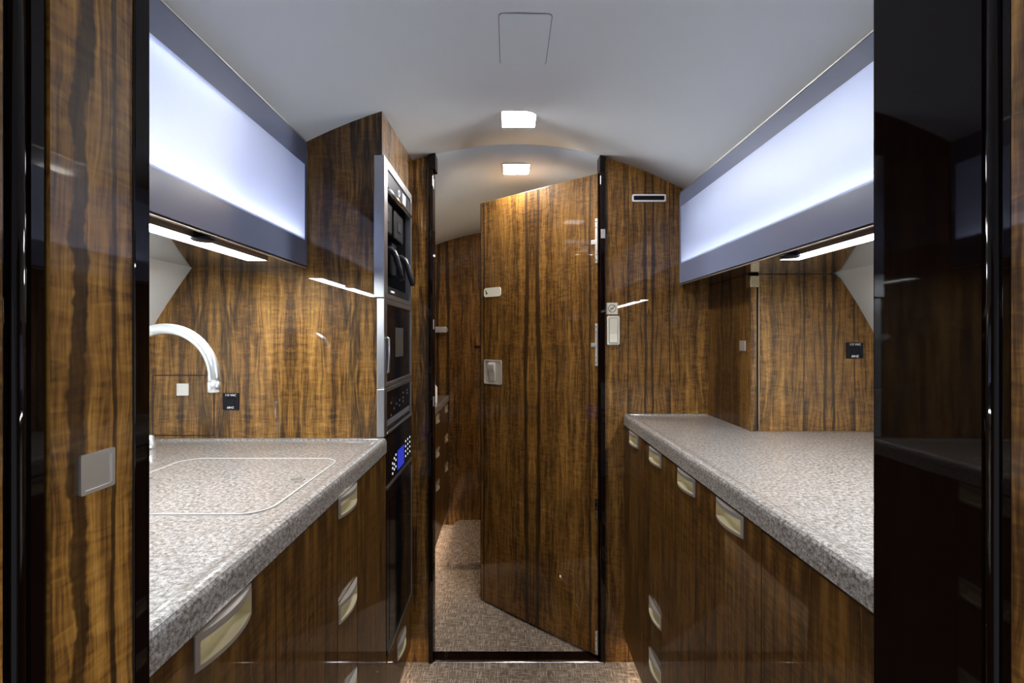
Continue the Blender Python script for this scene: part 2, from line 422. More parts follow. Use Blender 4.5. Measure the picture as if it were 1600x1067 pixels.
# threshold
b = bmnew(); box(b, -0.272, 0.345, YP-0.014, YP+0.000, 0.0, 0.009, 0, 0.0015); box(b, -0.272, 0.345, YP, YP+0.05, 0.0, 0.006, 1, 0.001)
struct(obj('trim_3', b, [CHROME, DARK]), 'bright metal threshold strip across the doorway floor', 'threshold')

# aft compartment walls
def aft_poly(y, x0=-0.95, x1=0.95, n=20):
    return [(x0, 0), (x1, 0)] + [(x1 + (x0-x1)*i/n, aft_z(x1+(x0-x1)*i/n, y) + 0.006) for i in range(n+1)]
YB = 2.955
b = bmnew()
gx0, gx1, gz0, gz1 = -0.214, -0.150, H-0.315, H-0.052          # finger groove cut in the panel
zt = lambda x: aft_z(x, YB) + 0.006
def col(x0, x1, z0=0.0, n=8):
    return [(x0, z0), (x1, z0)] + [(x1 + (x0-x1)*i/n, zt(x1+(x0-x1)*i/n)) for i in range(n+1)]
prism(b, col(-0.95, gx0), 'y', YB, YB+0.03); prism(b, col(gx1, 0.95), 'y', YB, YB+0.03)
prism(b, col(gx0, gx1, gz1), 'y', YB, YB+0.03); box(b, gx0, gx1, YB, YB+0.03, 0, gz0); box(b, gx0, gx1, YB+0.022, YB+0.03, gz0, gz1)
wb = struct(obj('wall_back', b, WOODD, None, -0.412), 'walnut end wall seen through the open doorway', 'wall')
b = bmnew(); ring(b, rrect(gx0-0.003, gx1+0.003, gz0-0.003, gz1+0.003, 0.008), rrect(gx0, gx1, gz0, gz1, 0.006), 'y', YB-0.002, YB+0.004)
obj('finger_groove_rim', b, WOODD, wb)
for nm, x0, x1, lab in (('wall_left', -0.97, -0.95, 'left wall of the compartment beyond the door'), ('wall_right', 0.95, 0.97, 'right wall of the compartment beyond the door')):
    b = bmnew(); box(b, x0, x1, YP+0.036, YB+0.03, 0, H+0.42)
    struct(obj(nm, b, WOOD), lab, 'wall')

# entry jambs beside the camera
XJ = 0.332
# left entry
b = bmnew(); box(b, -1.10, -XJ-0.012, 0.02, YN-0.006, 0, H+0.64)
tl = struct(obj('trim_4', b, DARK), 'dark lacquered edge of the left entry jamb', 'door frame')
b = bmnew(); box(b, -XJ-0.03, -XJ, 0.340, 0.4145, 0, H+0.66); obj('veneer_panel', b, WOODJ, tl, 0.3)
b = bmnew(); box(b, -XJ-0.03, -XJ+0.0015, 0.4150, YN-0.002, 0, H+0.66, 0, 0.0012); obj('edge_trim', b, DARK, tl)
b = bmnew(); box(b, -XJ-0.03, -XJ-0.0010, 0.3245, 0.3395, 0, H+0.66, 0, 0.003); obj('edge_trim', b, DARK, tl)
b = bmnew(); tube(b, [(-XJ-0.004, 0.3195, 0), (-XJ-0.004, 0.3195, H+0.66)], 0.0055, 14); obj('bead', b, DARK, tl)
b = bmnew(); box(b, -XJ-0.03, -XJ-0.004, 0.3085, 0.3160, 0, H+0.66, 0, 0.002); obj('edge_trim', b, DARK, tl)
b = bmnew(); box(b, -XJ-0.03, -XJ, 0.02, 0.3080, 0, H+0.66); obj('veneer_panel', b, WOODJ, tl, 0.1)
# right entry
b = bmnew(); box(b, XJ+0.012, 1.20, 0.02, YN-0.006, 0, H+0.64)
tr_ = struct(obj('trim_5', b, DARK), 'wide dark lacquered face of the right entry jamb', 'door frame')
b = bmnew(); box(b, XJ, XJ+0.03, 0.3270, 0.4275, 0, H+0.66, 0, 0.002); obj('edge_trim', b, DARK, tr_)
b = bmnew(); tube(b, [(XJ+0.003, 0.3225, 0), (XJ+0.003, 0.3225, H+0.66)], 0.0050, 14); obj('bead', b, DARK, tr_)
b = bmnew(); box(b, XJ+0.002, XJ+0.03, 0.3100, 0.3190, 0, H+0.66, 0, 0.002); obj('edge_trim', b, DARK, tr_)
b = bmnew(); box(b, XJ, XJ+0.03, 0.02, 0.3095, 0, H+0.66); obj('veneer_panel', b, WOODJ, tr_, 0.15)

# square switch plate on the left jamb
b = bmnew(); yc, zc, hw = 0.378, H-0.1075, 0.0158
ring(b, rrect(yc-hw, yc+hw, zc-hw, zc+hw, 0.0015, 2), rrect(yc-hw+0.003, yc+hw-0.003, zc-hw+0.003, zc+hw-0.003, 0.0015, 2), 'x', -XJ-0.001, -XJ+0.0022)
prism(b, rrect(yc-hw+0.003, yc+hw-0.003, zc-hw+0.003, zc+hw-0.003, 0.0015, 2), 'x', -XJ-0.001, -XJ+0.0012)
tag(obj('touch_plate', b, SATIN), 'square satin metal plate on the left entry jamb', 'switch plate')

# ------------------------------------------------------------------ recessed pulls and cabinet fronts
def pull(parent, xf, sgn, yc, zt_, wd=0.112, ht=0.042, name='handle'):
    """flush cup pull with a bowed rim; xf = cabinet face, sgn = side the aisle is on"""
    b = bmnew(); n = 12; rim = 0.0055
    ys = [yc - wd/2 + wd*i/n for i in range(n+1)]
    def bow(y): k = 2*(y-yc)/wd; return xf + sgn*(0.0012 + 0.010*(1-k*k))
    z0, z1 = zt_-ht, zt_
    zin0, zin1 = z0+rim, z1-rim*1.5
    xi = xf - sgn*0.014
    def quad(p, mi=0, sm=False):
        f = b.faces.new([b.verts.new(q) for q in p]); f.material_index = mi; f.smooth = sm
    for i in range(n):
        a, c = ys[i], ys[i+1]; ba, bc = bow(a), bow(c)
        quad([(ba, a, z1), (bc, c, z1), (bc, c, zin1), (ba, a, zin1)])                 # upper rail
        quad([(ba, a, zin0), (bc, c, zin0), (bc, c, z0), (ba, a, z0)])                 # lower rail
        quad([(xf, a, z1), (xf, c, z1), (bc, c, z1), (ba, a, z1)])                     # top
        quad([(xf, a, z0), (xf, c, z0), (bc, c, z0), (ba, a, z0)])                     # underside
        m0, m1 = max(a, ys[0]+rim), min(c, ys[-1]-rim)
        if i in (0, n-1):
            e0, e1 = (a, m0) if i == 0 else (m1, c)
            quad([(bow(e0), e0, zin1), (bow(e1), e1, zin1), (bow(e1), e1, zin0), (bow(e0), e0, zin0)])
        quad([(xi, m0, zin1), (xi, m1, zin1), (bow(m1), m1, zin1), (bow(m0), m0, zin1)], 1)
        quad([(xi, m0, zin0), (xi, m1, zin0), (bow(m1), m1, zin0), (bow(m0), m0, zin0)], 1)
        quad([(xi, m0, zin0), (xi, m1, zin0), (xi, m1, zin1), (xi, m0, zin1)], 1)
    for y in (ys[0]+rim, ys[-1]-rim): quad([(xi, y, zin0), (xi, y, zin1), (bow(y), y, zin1), (bow(y), y, zin0)], 1)
    for y in (ys[0], ys[-1]): quad([(xf, y, z0), (xf, y, z1), (bow(y), y, z1), (bow(y), y, z0)])
    bmesh.ops.remove_doubles(b, verts=b.verts, dist=1e-6)
    bmesh.ops.recalc_face_normals(b, faces=b.faces)
    return obj(name, b, [SATIN, CUP], parent)

def front(parent, name, xf, sgn, y0, y1, z0, z1, hole=None, mat=WOODF, uo=0.0):
    """door or drawer front 18 mm thick, cut out for its pull; hole = (yc, ztop, width, height)"""
    b = bmnew(); xa, xb = sorted((xf, xf - sgn*0.018)); g = 0.0011
    y0 += g; y1 -= g; z0 += g; z1 -= g
    if hole:
        yc, zt_, wd, ht = hole; ha, hb, hc, hd = yc-wd/2+0.003, yc+wd/2-0.003, zt_-ht+0.003, zt_-0.003
        ha, hb = max(ha, y0+0.002), min(hb, y1-0.002); hd = min(hd, z1-0.001)
        box(b, xa, xb, y0, ha, z0, z1); box(b, xa, xb, hb, y1, z0, z1)
        box(b, xa, xb, ha, hb, z0, hc); box(b, xa, xb, ha, hb, hd, z1)
    else: box(b, xa, xb, y0, y1, z0, z1)
    o = obj(name, b, mat, parent, uo)
    if hole: pull(o, xf, sgn, hole[0], hole[1], hole[2], hole[3])
    return o

TOE = 0.085
def base_unit(label, xf, sgn, y0, y1, xback, fronts, ztop, led=True):
    """carcass on a recessed plinth; fronts = [(name, y0, y1, z0, z1, handle?)]"""
    t = thing('base_cabinet', label, 'cabinet', ((xf+xback)/2, (y0+y1)/2, 0), 'base cabinets')
    b = bmnew(); xs_ = sorted((xf - sgn*0.0185, xback)); box(b, *xs_, y0+0.0005, y1-0.0005, TOE, ztop); obj('body', b, GAP, t)
    b = bmnew(); xs_ = sorted((xf - sgn*0.075, xback + sgn*0.09)); box(b, *xs_, y0+0.0005, y1-0.0005, 0, TOE); obj('plinth', b, WOODF, t)
    b = bmnew(); xs_ = sorted((xf - sgn*0.040, xf - sgn*0.052)); box(b, *xs_, y0+0.01, y1-0.01, TOE-0.004, TOE); obj('toe_kick_light', b, L_TOE, t)
    for nm, a, c, z0, z1, hd in fronts:
        hole = None
        if hd: hole = (hd[0], hd[1], 0.110, 0.040)
        front(t, nm, xf, sgn, a, c, z0, z1, hole, WOODF, (a+c)/2)
    return t

ZC = H-0.277                                  # worktop height
ZS = ZC-0.040                                 # underside of the slab
XL = -0.3365; XR = 0.4235
ZU = ZS-0.001
base_unit('walnut sink cabinet with a large cup pull, nearest on the left', XL, 1, YN+0.001, 0.680, -0.94,
          [('door', YN+0.001, 0.680, TOE, ZU, (0.558, ZU-0.003))], ZU)
base_unit('plain walnut panel cabinet between the two left pulls', XL, 1, 0.680, 0.924, -0.94,
          [('door', 0.680, 0.924, TOE, ZU, None)], ZU)
zz = [ZU, H-0.528, H-0.728, H-0.930, TOE]
base_unit('narrow stack of walnut drawers with cup pulls beside the ovens', XL, 1, 0.924, 1.048, -0.94,
          [('drawer', 0.924, 1.048, zz[i+1], zz[i], (0.986, zz[i]-0.003)) for i in range(4)], ZU)
base_unit('plain walnut cabinet between the narrow drawers and the ovens', XL, 1, 1.048, YT-0.002, -0.94,
          [('door', 1.048, YT-0.002, TOE, ZU, None)], ZU)
ZUR = ZU-0.004
base_unit('large walnut flap cabinet without a pull, nearest on the right', XR, -1, YN+0.001, 0.785, 1.03,
          [('door', YN+0.001, 0.785, TOE, ZUR, None)], ZUR)
base_unit('walnut cabinet with the biggest looking pull on the right side', XR, -1, 0.785, 1.008, 1.03,
          [('door', 0.785, 1.008, TOE, ZUR, (0.8985, ZUR-0.001))], ZUR)
base_unit('walnut cabinet with the second pull along the right counter', XR, -1, 1.008, 1.235, 1.03,
          [('door', 1.008, 1.235, TOE, ZUR, (1.117, ZUR-0.001))], ZUR)
base_unit('walnut drawer cabinet with three pulls one above another', XR, -1, 1.235, 1.466, 1.03,
          [('drawer', 1.235, 1.466, H-0.770, ZUR, (1.352, ZUR-0.001)), ('drawer', 1.235, 1.466, H-0.925, H-0.770, (1.352, H-0.772)),
           ('drawer', 1.235, 1.466, TOE, H-0.925, (1.352, H-0.927))], ZUR)
base_unit('walnut cabinet with the farthest pull, against the bulkhead', XR, -1, 1.466, YP-0.002, 1.03,
          [('door', 1.466, YP-0.002, TOE, ZUR, (1.580, ZUR-0.001))], ZUR)

# ------------------------------------------------------------------ worktops
def worktop(name, label, xf, sgn, xback, y0, y1, lip_ends):
    """slab with a rolled, slightly raised front edge; xf = front, sgn = aisle side"""
    b = bmnew()
    pr = [(0.0, -0.040), (0.0, -0.012), (0.0012, -0.0065), (0.0045, -0.0020), (0.0095, 0.0), (0.0150, 0.0), (0.0210, -0.0012), (0.028, -0.0035), (0.036, -0.0045)]
    pts = [(xf - sgn*d, ZC + z) for d, z in pr] + [(xback, ZC-0.0045), (xback, ZC-0.040)]
    prism(b, pts, 'y', y0, y1)
    for f in b.faces:
        if abs(f.normal.y) < 0.5: f.smooth = False
    for ya, yb_ in lip_ends:                                    # low upstand against the end panel
        box(b, *sorted((xf - sgn*0.012, min(xback, 0.72) if sgn < 0 else xback)), ya, yb_, ZC-0.006, ZC-0.0002, 0, 0.001)
    return tag(obj(name, b, GRAN), label, 'worktop')
wl = worktop('worktop', 'speckled grey stone worktop with the covered sink, left side', -0.3345, 1, -0.985, YN, YT-0.001, [(YT-0.016, YT-0.001)])
wr = worktop('worktop', 'speckled grey stone worktop on the right side, clear of objects', 0.420, -1, 1.09, YN, YP-0.001, [(YP-0.018, YP-0.001)])

# sink lid with finger slots
b = bmnew(); zt0 = ZC-0.0045
def lid_outline(g): return rrect(-0.745+g, -0.386-g, 0.742+g, 1.088-g, 0.045-g, 8)
ring(b, lid_outline(0), lid_outline(0.0035), 'z', zt0, zt0+0.0022, 1)
prism(b, lid_outline(0.0035), 'z', zt0, zt0+0.0014)
lid = thing('sink_lid', 'stone sink lid with rounded corners set in the left worktop', 'sink lid', (-0.565, 0.915, ZC-0.004))
obj('lid', b, [GRAN, plain('lid_seam_highlight', (0.46, 0.45, 0.43), 0.3, 0, 1.0, 0.1)], lid)  # seam coloured lighter to paint the highlight along the lid edge
for xh in (-0.416, -0.712):
    b = bmnew()
    ring(b, rrect(xh-0.0155, xh+0.0155, 0.906, 0.938, 0.0145, 6), rrect(xh-0.0105, xh+0.0105, 0.911, 0.933, 0.0100, 6), 'z', zt0+0.0010, zt0+0.0028, 1)
    prism(b, rrect(xh-0.0105, xh+0.0105, 0.911, 0.933, 0.0100, 6), 'z', zt0+0.0010, zt0+0.0018, 0)
    obj('finger_hole', b, [plain('hole_shade', (0.10, 0.085, 0.07), 0.7), GRAN], lid)

# faucet
t = thing('faucet', 'satin chrome gooseneck faucet arching over the sink lid', 'faucet', (-0.807, 0.968, ZC-0.004))
YF = 0.968; cx, cz, R = -0.707, H-0.082, 0.100
pts = [(-0.807, YF, ZC+0.02), (-0.807, YF, cz-0.06), (-0.807, YF, cz)]
pts += [(cx - R*math.cos(a), YF, cz + R*math.sin(a)) for a in [PI*k/28 for k in range(1, 28)]]
pts += [(cx+R, YF, cz), (cx+R, YF, cz-0.012)]
b = bmnew(); tube(b, pts, 0.0108, 18); obj('spout', b, FAUC, t)
b = bmnew(); tube(b, [(cx+R, YF, cz-0.010), (cx+R, YF, cz-0.0105), (cx+R, YF, cz-0.030), (cx+R, YF, cz-0.031)], [0.0105, 0.0114, 0.0114, 0.0095], 18); obj('aerator', b, FAUC, t)
b = bmnew(); lathe(b, [(0.026, ZC-0.004), (0.026, ZC+0.004), (0.018, ZC+0.010), (0.015, ZC+0.05), (0.011, ZC+0.055)], -0.807, YF); obj('base', b, FAUC, t)
b = bmnew(); tube(b, [(-0.807, YF-0.014, ZC+0.035), (-0.807, YF-0.07, ZC+0.05)], [0.006, 0.004], 10); obj('lever', b, FAUC, t)
b = bmnew(); lathe(b, [(0.013, ZC-0.0045), (0.013, ZC+0.012), (0.010, ZC+0.020), (0.009, ZC+0.028), (0.004, ZC+0.031)], -0.905, 1.185, 18)
tag(obj('plunger_knob', b, FAUC), 'small chrome knob at the back corner of the sink counter', 'knob')

# ------------------------------------------------------------------ appliance tower
XT = -0.348
tw = thing('appliance_tower', 'tall walnut tower housing the built-in ovens and coffee machine', 'cabinet', (-0.6, 1.5, 0))
# near side panel (the splashback of the sink counter)
lowL = [(x, z) for x, z in LP if z > -0.27]
poly = [(XT, ZC+0.0)] + [(XT + (-0.585-XT)*i/10, ceil_z(XT + (-0.585-XT)*i/10, YT)+0.006) for i in range(11)]
poly += [(x-0.008, H+z+0.006) for x, z in lowL] + [(-1.05, ZC)]
b = bmnew(); prism(b, poly, 'y', YT, YT+0.018); obj('side_panel', b, WOOD, tw, -0.60)
b = bmnew(); box(b, -0.94, XT, YT, YT+0.018, TOE, ZC); obj('lower_side_panel', b, WOOD, tw)
# access door in the splashback
b = bmnew(); box(b, -0.9800, -0.8090, YT-0.0006, YT, H-0.2715, H-0.1030); obj('door_gap', b, GAP, tw)
b = bmnew(); box(b, -0.9770, -0.8120, YT-0.0012, YT-0.0002, H-0.2685, H-0.1060); ad = obj('access_door', b, WOOD, tw, -0.60)
b = bmnew(); prism(b, rrect(-0.911, -0.878, H-0.160, H-0.127, 0.001, 2), 'y', YT-0.0035, YT-0.001)
ring(b, rrect(-0.911, -0.878, H-0.160, H-0.127, 0.001, 2), rrect(-0.9085, -0.8805, H-0.1575, H-0.1295, 0.001, 2), 'y', YT-0.0045, YT-0.0035)
obj('push_latch', b, SATIN, ad)
# front faces
b = bmnew(); box(b, XT-0.018, XT, YT+0.018, YP-0.001, H+0.503, ceil_z(XT-0.01, YT)-0.0)
for v in b.verts:
    if v.co.z > H+0.55: v.co.z = ceil_z(v.co.x, v.co.y) + 0.003
obj('upper_panel', b, WOOD, tw, 1.47)
b = bmnew(); box(b, XT-0.018, XT-0.004, 1.658, YP-0.001, TOE, H+0.503); obj('stile', b, WOODD, tw, 0.02)
b = bmnew(); box(b, -0.94, XT-0.10, YT+0.02, YP-0.002, TOE, H+0.50); obj('carcass', b, GAP, tw)
b = bmnew(); box(b, -0.94, XT-0.10, YT+0.001, YP-0.002, 0, TOE); obj('plinth', b, WOODF, tw)
b = bmnew(); box(b, XT-0.06, XT-0.05, YT+0.02, YP-0.02, TOE-0.004, TOE); obj('toe_kick_light', b, L_TOE, tw)
front(tw, 'drawer', XT+0.004, 1, YT+0.020, 1.657, TOE, H-0.925, (1.515, H-0.965, 0.112, 0.042), WOODF, 0.1)

YA0, YA1 = YT-0.0045, 1.655                 # appliance faces
XA = -0.340
# coffee machine
z0, z1 = H+0.109, H+0.501
cm = thing('coffee_machine', 'built-in steel framed coffee machine with two black spouts, topmost appliance', 'coffee machine', (-0.40, 1.47, z0))
b = bmnew(); box(b, -0.369, XA, YA0, YA0+0.036, z0+0.001, z1, 0, 0.0015)
box(b, -0.36, XA, YA1-0.014, YA1, z0+0.001, z1, 0, 0.001); box(b, -0.36, XA, YA0+0.036, YA1-0.014, z1-0.024, z1, 0, 0.001)
box(b, -0.36, XA, YA0+0.036, YA1-0.014, z0+0.001, z0+0.014, 0, 0.001); obj('steel_frame', b, STEEL, cm)
b = bmnew(); box(b, -0.440, -0.436, YA0+0.036, YA1-0.014, z0+0.014, z1-0.024); box(b, -0.436, -0.36, YA0+0.030, YA0+0.036, z0+0.014, z1-0.024)
box(b, -0.436, -0.36, YA1-0.014, YA1-0.010, z0+0.014, z1-0.024); obj('cavity', b, BLACKP, cm)
b = bmnew(); box(b, -0.43, XA-0.004, YA0+0.037, YA1-0.015, H+0.432, H+0.4765, 0, 0.001); cp = obj('control_strip', b, GREYP, cm)
b = bmnew()
ring(b, [(1.475+0.011*math.cos(2*PI*k/24), H+0.452+0.011*math.sin(2*PI*k/24)) for k in range(24)], [(1.475+0.007*math.cos(2*PI*k/24), H+0.452+0.007*math.sin(2*PI*k/24)) for k in range(24)], 'x', XA-0.0045, XA-0.0025)
obj('round_key', b, WTEXT, cp)
b = bmnew(); box(b, XA-0.0045, XA-0.003, 1.525, 1.570, H+0.437, H+0.469); obj('display', b, WTEXT, cp)
b = bmnew(); tube(b, [(XA-0.004, YA0+0.036, H+0.422), (XA-0.004, YA1-0.014, H+0.422)], 0.0075, 12); obj('chrome_bar', b, CHROME, cm)
for k, yy in enumerate((1.395, 1.545)):
    b = bmnew(); box(b, -0.43, XA-0.020, yy-0.062, yy+0.062, H+0.315, H+0.408, 0, 0.004); hd = obj('brew_head', b, BLACKP, cm)
    b = bmnew(); box(b, XA-0.021, XA-0.018, yy-0.02, yy+0.02, H+0.345, H+0.375, 0, 0.001); obj('badge', b, GREYP, hd)
    b = bmnew(); ptsp = [(-0.385, yy, H+0.252), (-0.370, yy, H+0.262), (-0.352, yy, H+0.262), (-0.340, yy, H+0.253), (-0.332, yy, H+0.235), (-0.324, yy, H+0.205), (-0.314, yy, H+0.170)]
    tube(b, ptsp, [0.008, 0.0095, 0.0095, 0.0095, 0.009, 0.009, 0.0075], 12); obj('spout', b, GREYP, cm)
    b = bmnew(); box(b, -0.43, -0.375, yy-0.03, yy+0.03, H+0.20, H+0.315, 0, 0.006); obj('spout_body', b, BLACKP, cm)
b = bmnew(); box(b, -0.432, XA-0.008, YA0+0.040, YA1-0.018, z0+0.016, z0+0.040, 0, 0.002); tray = obj('drip_tray', b, BLACKP, cm)
for k in range(7):
    b = bmnew(); yy = YA0+0.065+k*0.038; box(b, -0.42, XA-0.016, yy, yy+0.012, z0+0.040, z0+0.043); obj('grille_slat', b, GREYP, tray)
b = bmnew(); box(b, XA-0.0085, XA-0.0065, 1.385, 1.43, z0+0.024, z0+0.030); obj('maker_badge', b, WTEXT, tray)
# microwave
z0, z1 = H-0.141, H+0.108
mw = thing('microwave', 'built-in microwave with black glass door under the coffee machine', 'microwave', (-0.42, 1.47, z0))
b = bmnew(); box(b, -0.361, XA, YA0, YA0+0.030, z0+0.001, z1, 0, 0.0015)
box(b, -0.36, XA, YA1-0.012, YA1, z0+0.001, z1, 0, 0.001); box(b, -0.36, XA, YA0+0.030, YA1-0.012, z1-0.015, z1, 0, 0.001)
box(b, -0.36, XA, YA0+0.030, YA1-0.012, z0+0.001, z0+0.013, 0, 0.001); obj('steel_frame', b, STEEL, mw)
b = bmnew(); box(b, -0.44, XA-0.003, YA0+0.031, YA1-0.013, z0+0.0135, z1-0.0155, 0, 0.001); md = obj('door', b, BLACKG, mw)
b = bmnew(); box(b, XA-0.0032, XA-0.0022, 1.425, 1.530, H-0.060, H+0.030); obj('glass_patch', b, plain('microwave_reflection', (0.05, 0.045, 0.04), 0.35, 0.0, 0.3), md)  # lighter patch: a reflection painted onto the door glass
b = bmnew(); tube(b, [(XA, YA0+0.026, H+0.0), (XA+0.005, YA0+0.026, H-0.004), (XA+0.006, YA0+0.026, H-0.05), (XA+0.005, YA0+0.026, H-0.097), (XA, YA0+0.026, H-0.101)], 0.0035, 10); obj('handle', b, STEEL, md)
# upper oven control fascia
z0, z1 = H-0.275, H-0.142
co = thing('oven_fascia', 'steel framed black touch control fascia below the microwave', 'control panel', (-0.42, 1.47, z0))
b = bmnew(); box(b, -0.361, XA, YA0, YA0+0.030, z0+0.001, z1, 0, 0.0015)
box(b, -0.36, XA, YA1-0.010, YA1, z0+0.001, z1, 0, 0.001); box(b, -0.36, XA, YA0+0.030, YA1-0.010, z1-0.012, z1, 0, 0.001)
box(b, -0.36, XA+0.002, YA0+0.030, YA1, z0+0.001, z0+0.008, 0, 0.001); obj('steel_frame', b, STEEL, co)
b = bmnew(); box(b, -0.42, XA-0.003, YA0+0.031, YA1-0.011, z0+0.020, z1-0.0125, 0, 0.001); cg = obj('glass_panel', b, BLACKG, co)
b = bmnew(); box(b, -0.42, XA-0.006, YA0+0.031, YA1-0.011, z0+0.0085, z0+0.019, 0, 0.001); obj('vent_gap', b, GAP, co)
b = bmnew(); box(b, XA-0.006, XA-0.0015, YA0+0.034, YA1-0.014, z0+0.013, z0+0.016); obj('chrome_line', b, CHROME, co)
b = bmnew(); box(b, XA-0.0032, XA-0.0024, YA0+0.034, YA1-0.03, z0+0.023, z0+0.040); obj('grey_reflection', b, plain('fascia_reflection', (0.10, 0.10, 0.11), 0.3), cg)  # grey reflection painted low on the fascia glass
for yy, z_ in ((1.375, .030), (1.375, .066), (1.41, .045), (1.44, .055), (1.48, .06), (1.48, .044), (1.53, .062), (1.53, .078), (1.53, .05), (1.59, .08), (1.59, .07)):
    b = bmnew(); box(b, XA-0.0030, XA-0.0022, yy-0.004, yy+0.004, z0+0.014+z_, z0+0.020+z_); obj('key', b, L_DIM, cg)
# lower oven
z0, z1 = H-0.905, H-0.278
ov = thing('oven', 'tall black glass oven with a blue display beside the sink counter', 'oven', (-0.42, 1.48, z0))
YO = YT+0.020
b = bmnew(); box(b, -0.44, XA-0.002, YO, YA1, H-0.420, z1-0.001, 0, 0.001); fa = obj('control_fascia', b, BLACKG, ov)
b = bmnew(); box(b, -0.44, XA-0.001, YO, YA1, H-0.895, H-0.430, 0, 0.002); od = obj('door', b, BLACKG, ov)
b = bmnew(); box(b, -0.44, XA-0.006, YO, YA1, z0+0.002, H-0.420); obj('body', b, BLACKP, ov)
b = bmnew(); box(b, XA-0.004, XA+0.002, YO, YA1-0.004, H-0.4285, H-0.4215); obj('chrome_line', b, STEEL, ov)
b = bmnew(); box(b, XA-0.004, XA+0.001, YO+0.02, YA1, H-0.902, H-0.897); box(b, XA-0.004, XA+0.001, YA1-0.003, YA1, H-0.897, H-0.45); obj('edge_strip', b, STEEL, ov)
b = bmnew(); box(b, XA-0.0022, XA-0.0012, 1.345, 1.645, H-0.418, H-0.330); obj('touch_glass', b, BLACKG, fa)
b = bmnew(); box(b, XA-0.0014, XA-0.0004, 1.448, 1.535, H-0.410, H-0.350); obj('display', b, L_LCD, fa)
for yy, zd in [(1.385, .372), (1.385, .386), (1.385, .402), (1.405, .362), (1.405, .380), (1.405, .395), (1.425, .356), (1.425, .372), (1.425, .392)] + \
              [(y_, .345+.0165*k) for y_ in (1.560, 1.593, 1.626) for k in range(4)]:
    b = bmnew(); prism(b, [(yy+0.0048*math.cos(2*PI*k/8), H-zd+0.0038*math.sin(2*PI*k/8)) for k in range(8)], 'x', XA-0.0014, XA-0.0004); obj('key', b, L_DOT, fa)
b = bmnew(); box(b, XA-0.0012, XA-0.0002, YO+0.035, YA1-0.03, H-0.87, H-0.47); obj('glass_patch', b, plain('oven_window', (0.002, 0.002, 0.003), 0.08, spec=0.12), od)

# ------------------------------------------------------------------ overhead cabinets
def overhead(label, xf, sgn, y0, y1, xb, zpane0=0.265, zpane1=0.471, top_run=0.6, spots=(), led=None):
    """sgn: aisle side. carcass lit inside, frosted flap in a blue-grey border"""
    led = led or L_IN
    t = thing('overhead_cabinet', label, 'cabinet', ((xf+xb)/2, (y0+y1)/2, H+0.19), 'overhead cabinets')
    zb = H+0.196
    ztop = min(ceil_z(xf, y0), ceil_z(xf, y1)) - 0.006
    d = sgn
    def X(a, c): return sorted((a, c))
    xi = xf - d*0.006
    b = bmnew(); box(b, *X(xi, xb), y0, y1, zb-0.006, zb-0.0005); obj('soffit', b, SOFF, t)
    b = bmnew(); box(b, *X(xi - d*0.001, xb), y0, y1, zb+0.0045, zb+0.012)
    box(b, *X(xi - d*0.135, xi - d*0.143), y0, y1, zb+0.012, ztop-0.10)
    box(b, *X(xi - d*0.001, xi - d*0.10), y0, y1, ztop-0.012, ztop)
    box(b, *X(xi - d*0.10, xi - d*0.143), y0, y1, ztop-0.11, ztop-0.10); box(b, *X(xi - d*0.10, xi - d*0.108), y0, y1, ztop-0.10, ztop)
    box(b, *X(xi - d*0.001, xi - d*0.135), y0, y0+0.008, zb+0.012, ztop-0.02); box(b, *X(xi - d*0.001, xi - d*0.135), y1-0.008, y1, zb+0.012, ztop-0.02)
    obj('interior', b, WHITEI, t)
    fy = y1-0.0145
    b = bmnew()
    box(b, *X(xf, xi), y0, y1-0.002, zb, H+zpane0); box(b, *X(xf, xi), y0, y1-0.002, H+zpane1, ztop)
    box(b, *X(xf, xi), fy, y1-0.002, H+zpane0, H+zpane1)
    fl = obj('flap_border', b, GLASSB, t)
    b = bmnew(); box(b, *X(xf - d*0.0005, xi), y0, fy, H+zpane0, H+zpane1)
    for f in b.faces: f.material_index = 0 if (f.normal.x*d > 0.5 or (f.calc_center_median().x - (xf+xi)/2)*d > 0.002) else 1
    obj('frosted_pane', b, [PANE, CLEAR], t)
    b = bmnew(); box(b, *X(xf+d*0.0004, xi), y1-0.0020, y1-0.0004, zb+0.002, H+zpane1+0.045); obj('edge_strip', b, STEEL, t)
    b = bmnew(); box(b, *X(xf+d*0.0006, xi), y0, y1-0.002, zb-0.0060, zb-0.0045); obj('bottom_edge', b, SATIN, t)
    b = bmnew(); box(b, *X(xf+d*0.001, xi+d*0.002), y0, y1-0.01, ztop+0.0005, ztop+0.0035); obj('top_edge', b, SATIN, t)
    # light strips inside the cabinet
    b = bmnew(); box(b, *X(xi - d*0.010, xi - d*0.026), y0+0.02, y1-0.03, H+zpane0-0.022, H+zpane0-0.014); obj('inner_light', b, led, t)
    if top_run > 0:
     b = bmnew(); box(b, *X(xi - d*0.022, xi - d*0.036), y0+0.02, y0+(y1-y0)*top_run, ztop-0.018, ztop-0.012); obj('inner_light', b, led, t)
    for ys_ in spots:
        b = bmnew(); lathe(b, [(0.020, 0), (0.020, 0.006), (0.014, 0.010)], 0, 0, 12)
        bmesh.ops.rotate(b, verts=b.verts, cent=(0, 0, 0), matrix=Matrix.Rotation(d*PI/2, 3, 'Y')); bmesh.ops.translate(b, verts=b.verts, vec=(xi - d*0.10, ys_, H+0.40)); obj('inner_spot', b, led, t)
    return t
XOL, XOR = -0.553, 0.622
overhead('overhead cabinet with glowing frosted flap above the sink counter', XOL, 1, YN+0.002, YT-0.002, -0.860)
overhead('overhead cabinet with glowing frosted flap on the right side', XOR, -1, YN+0.002, YP-0.002, 0.955, spots=[0.62+0.13*k for k in range(8)], top_run=0, led=L_IN2)

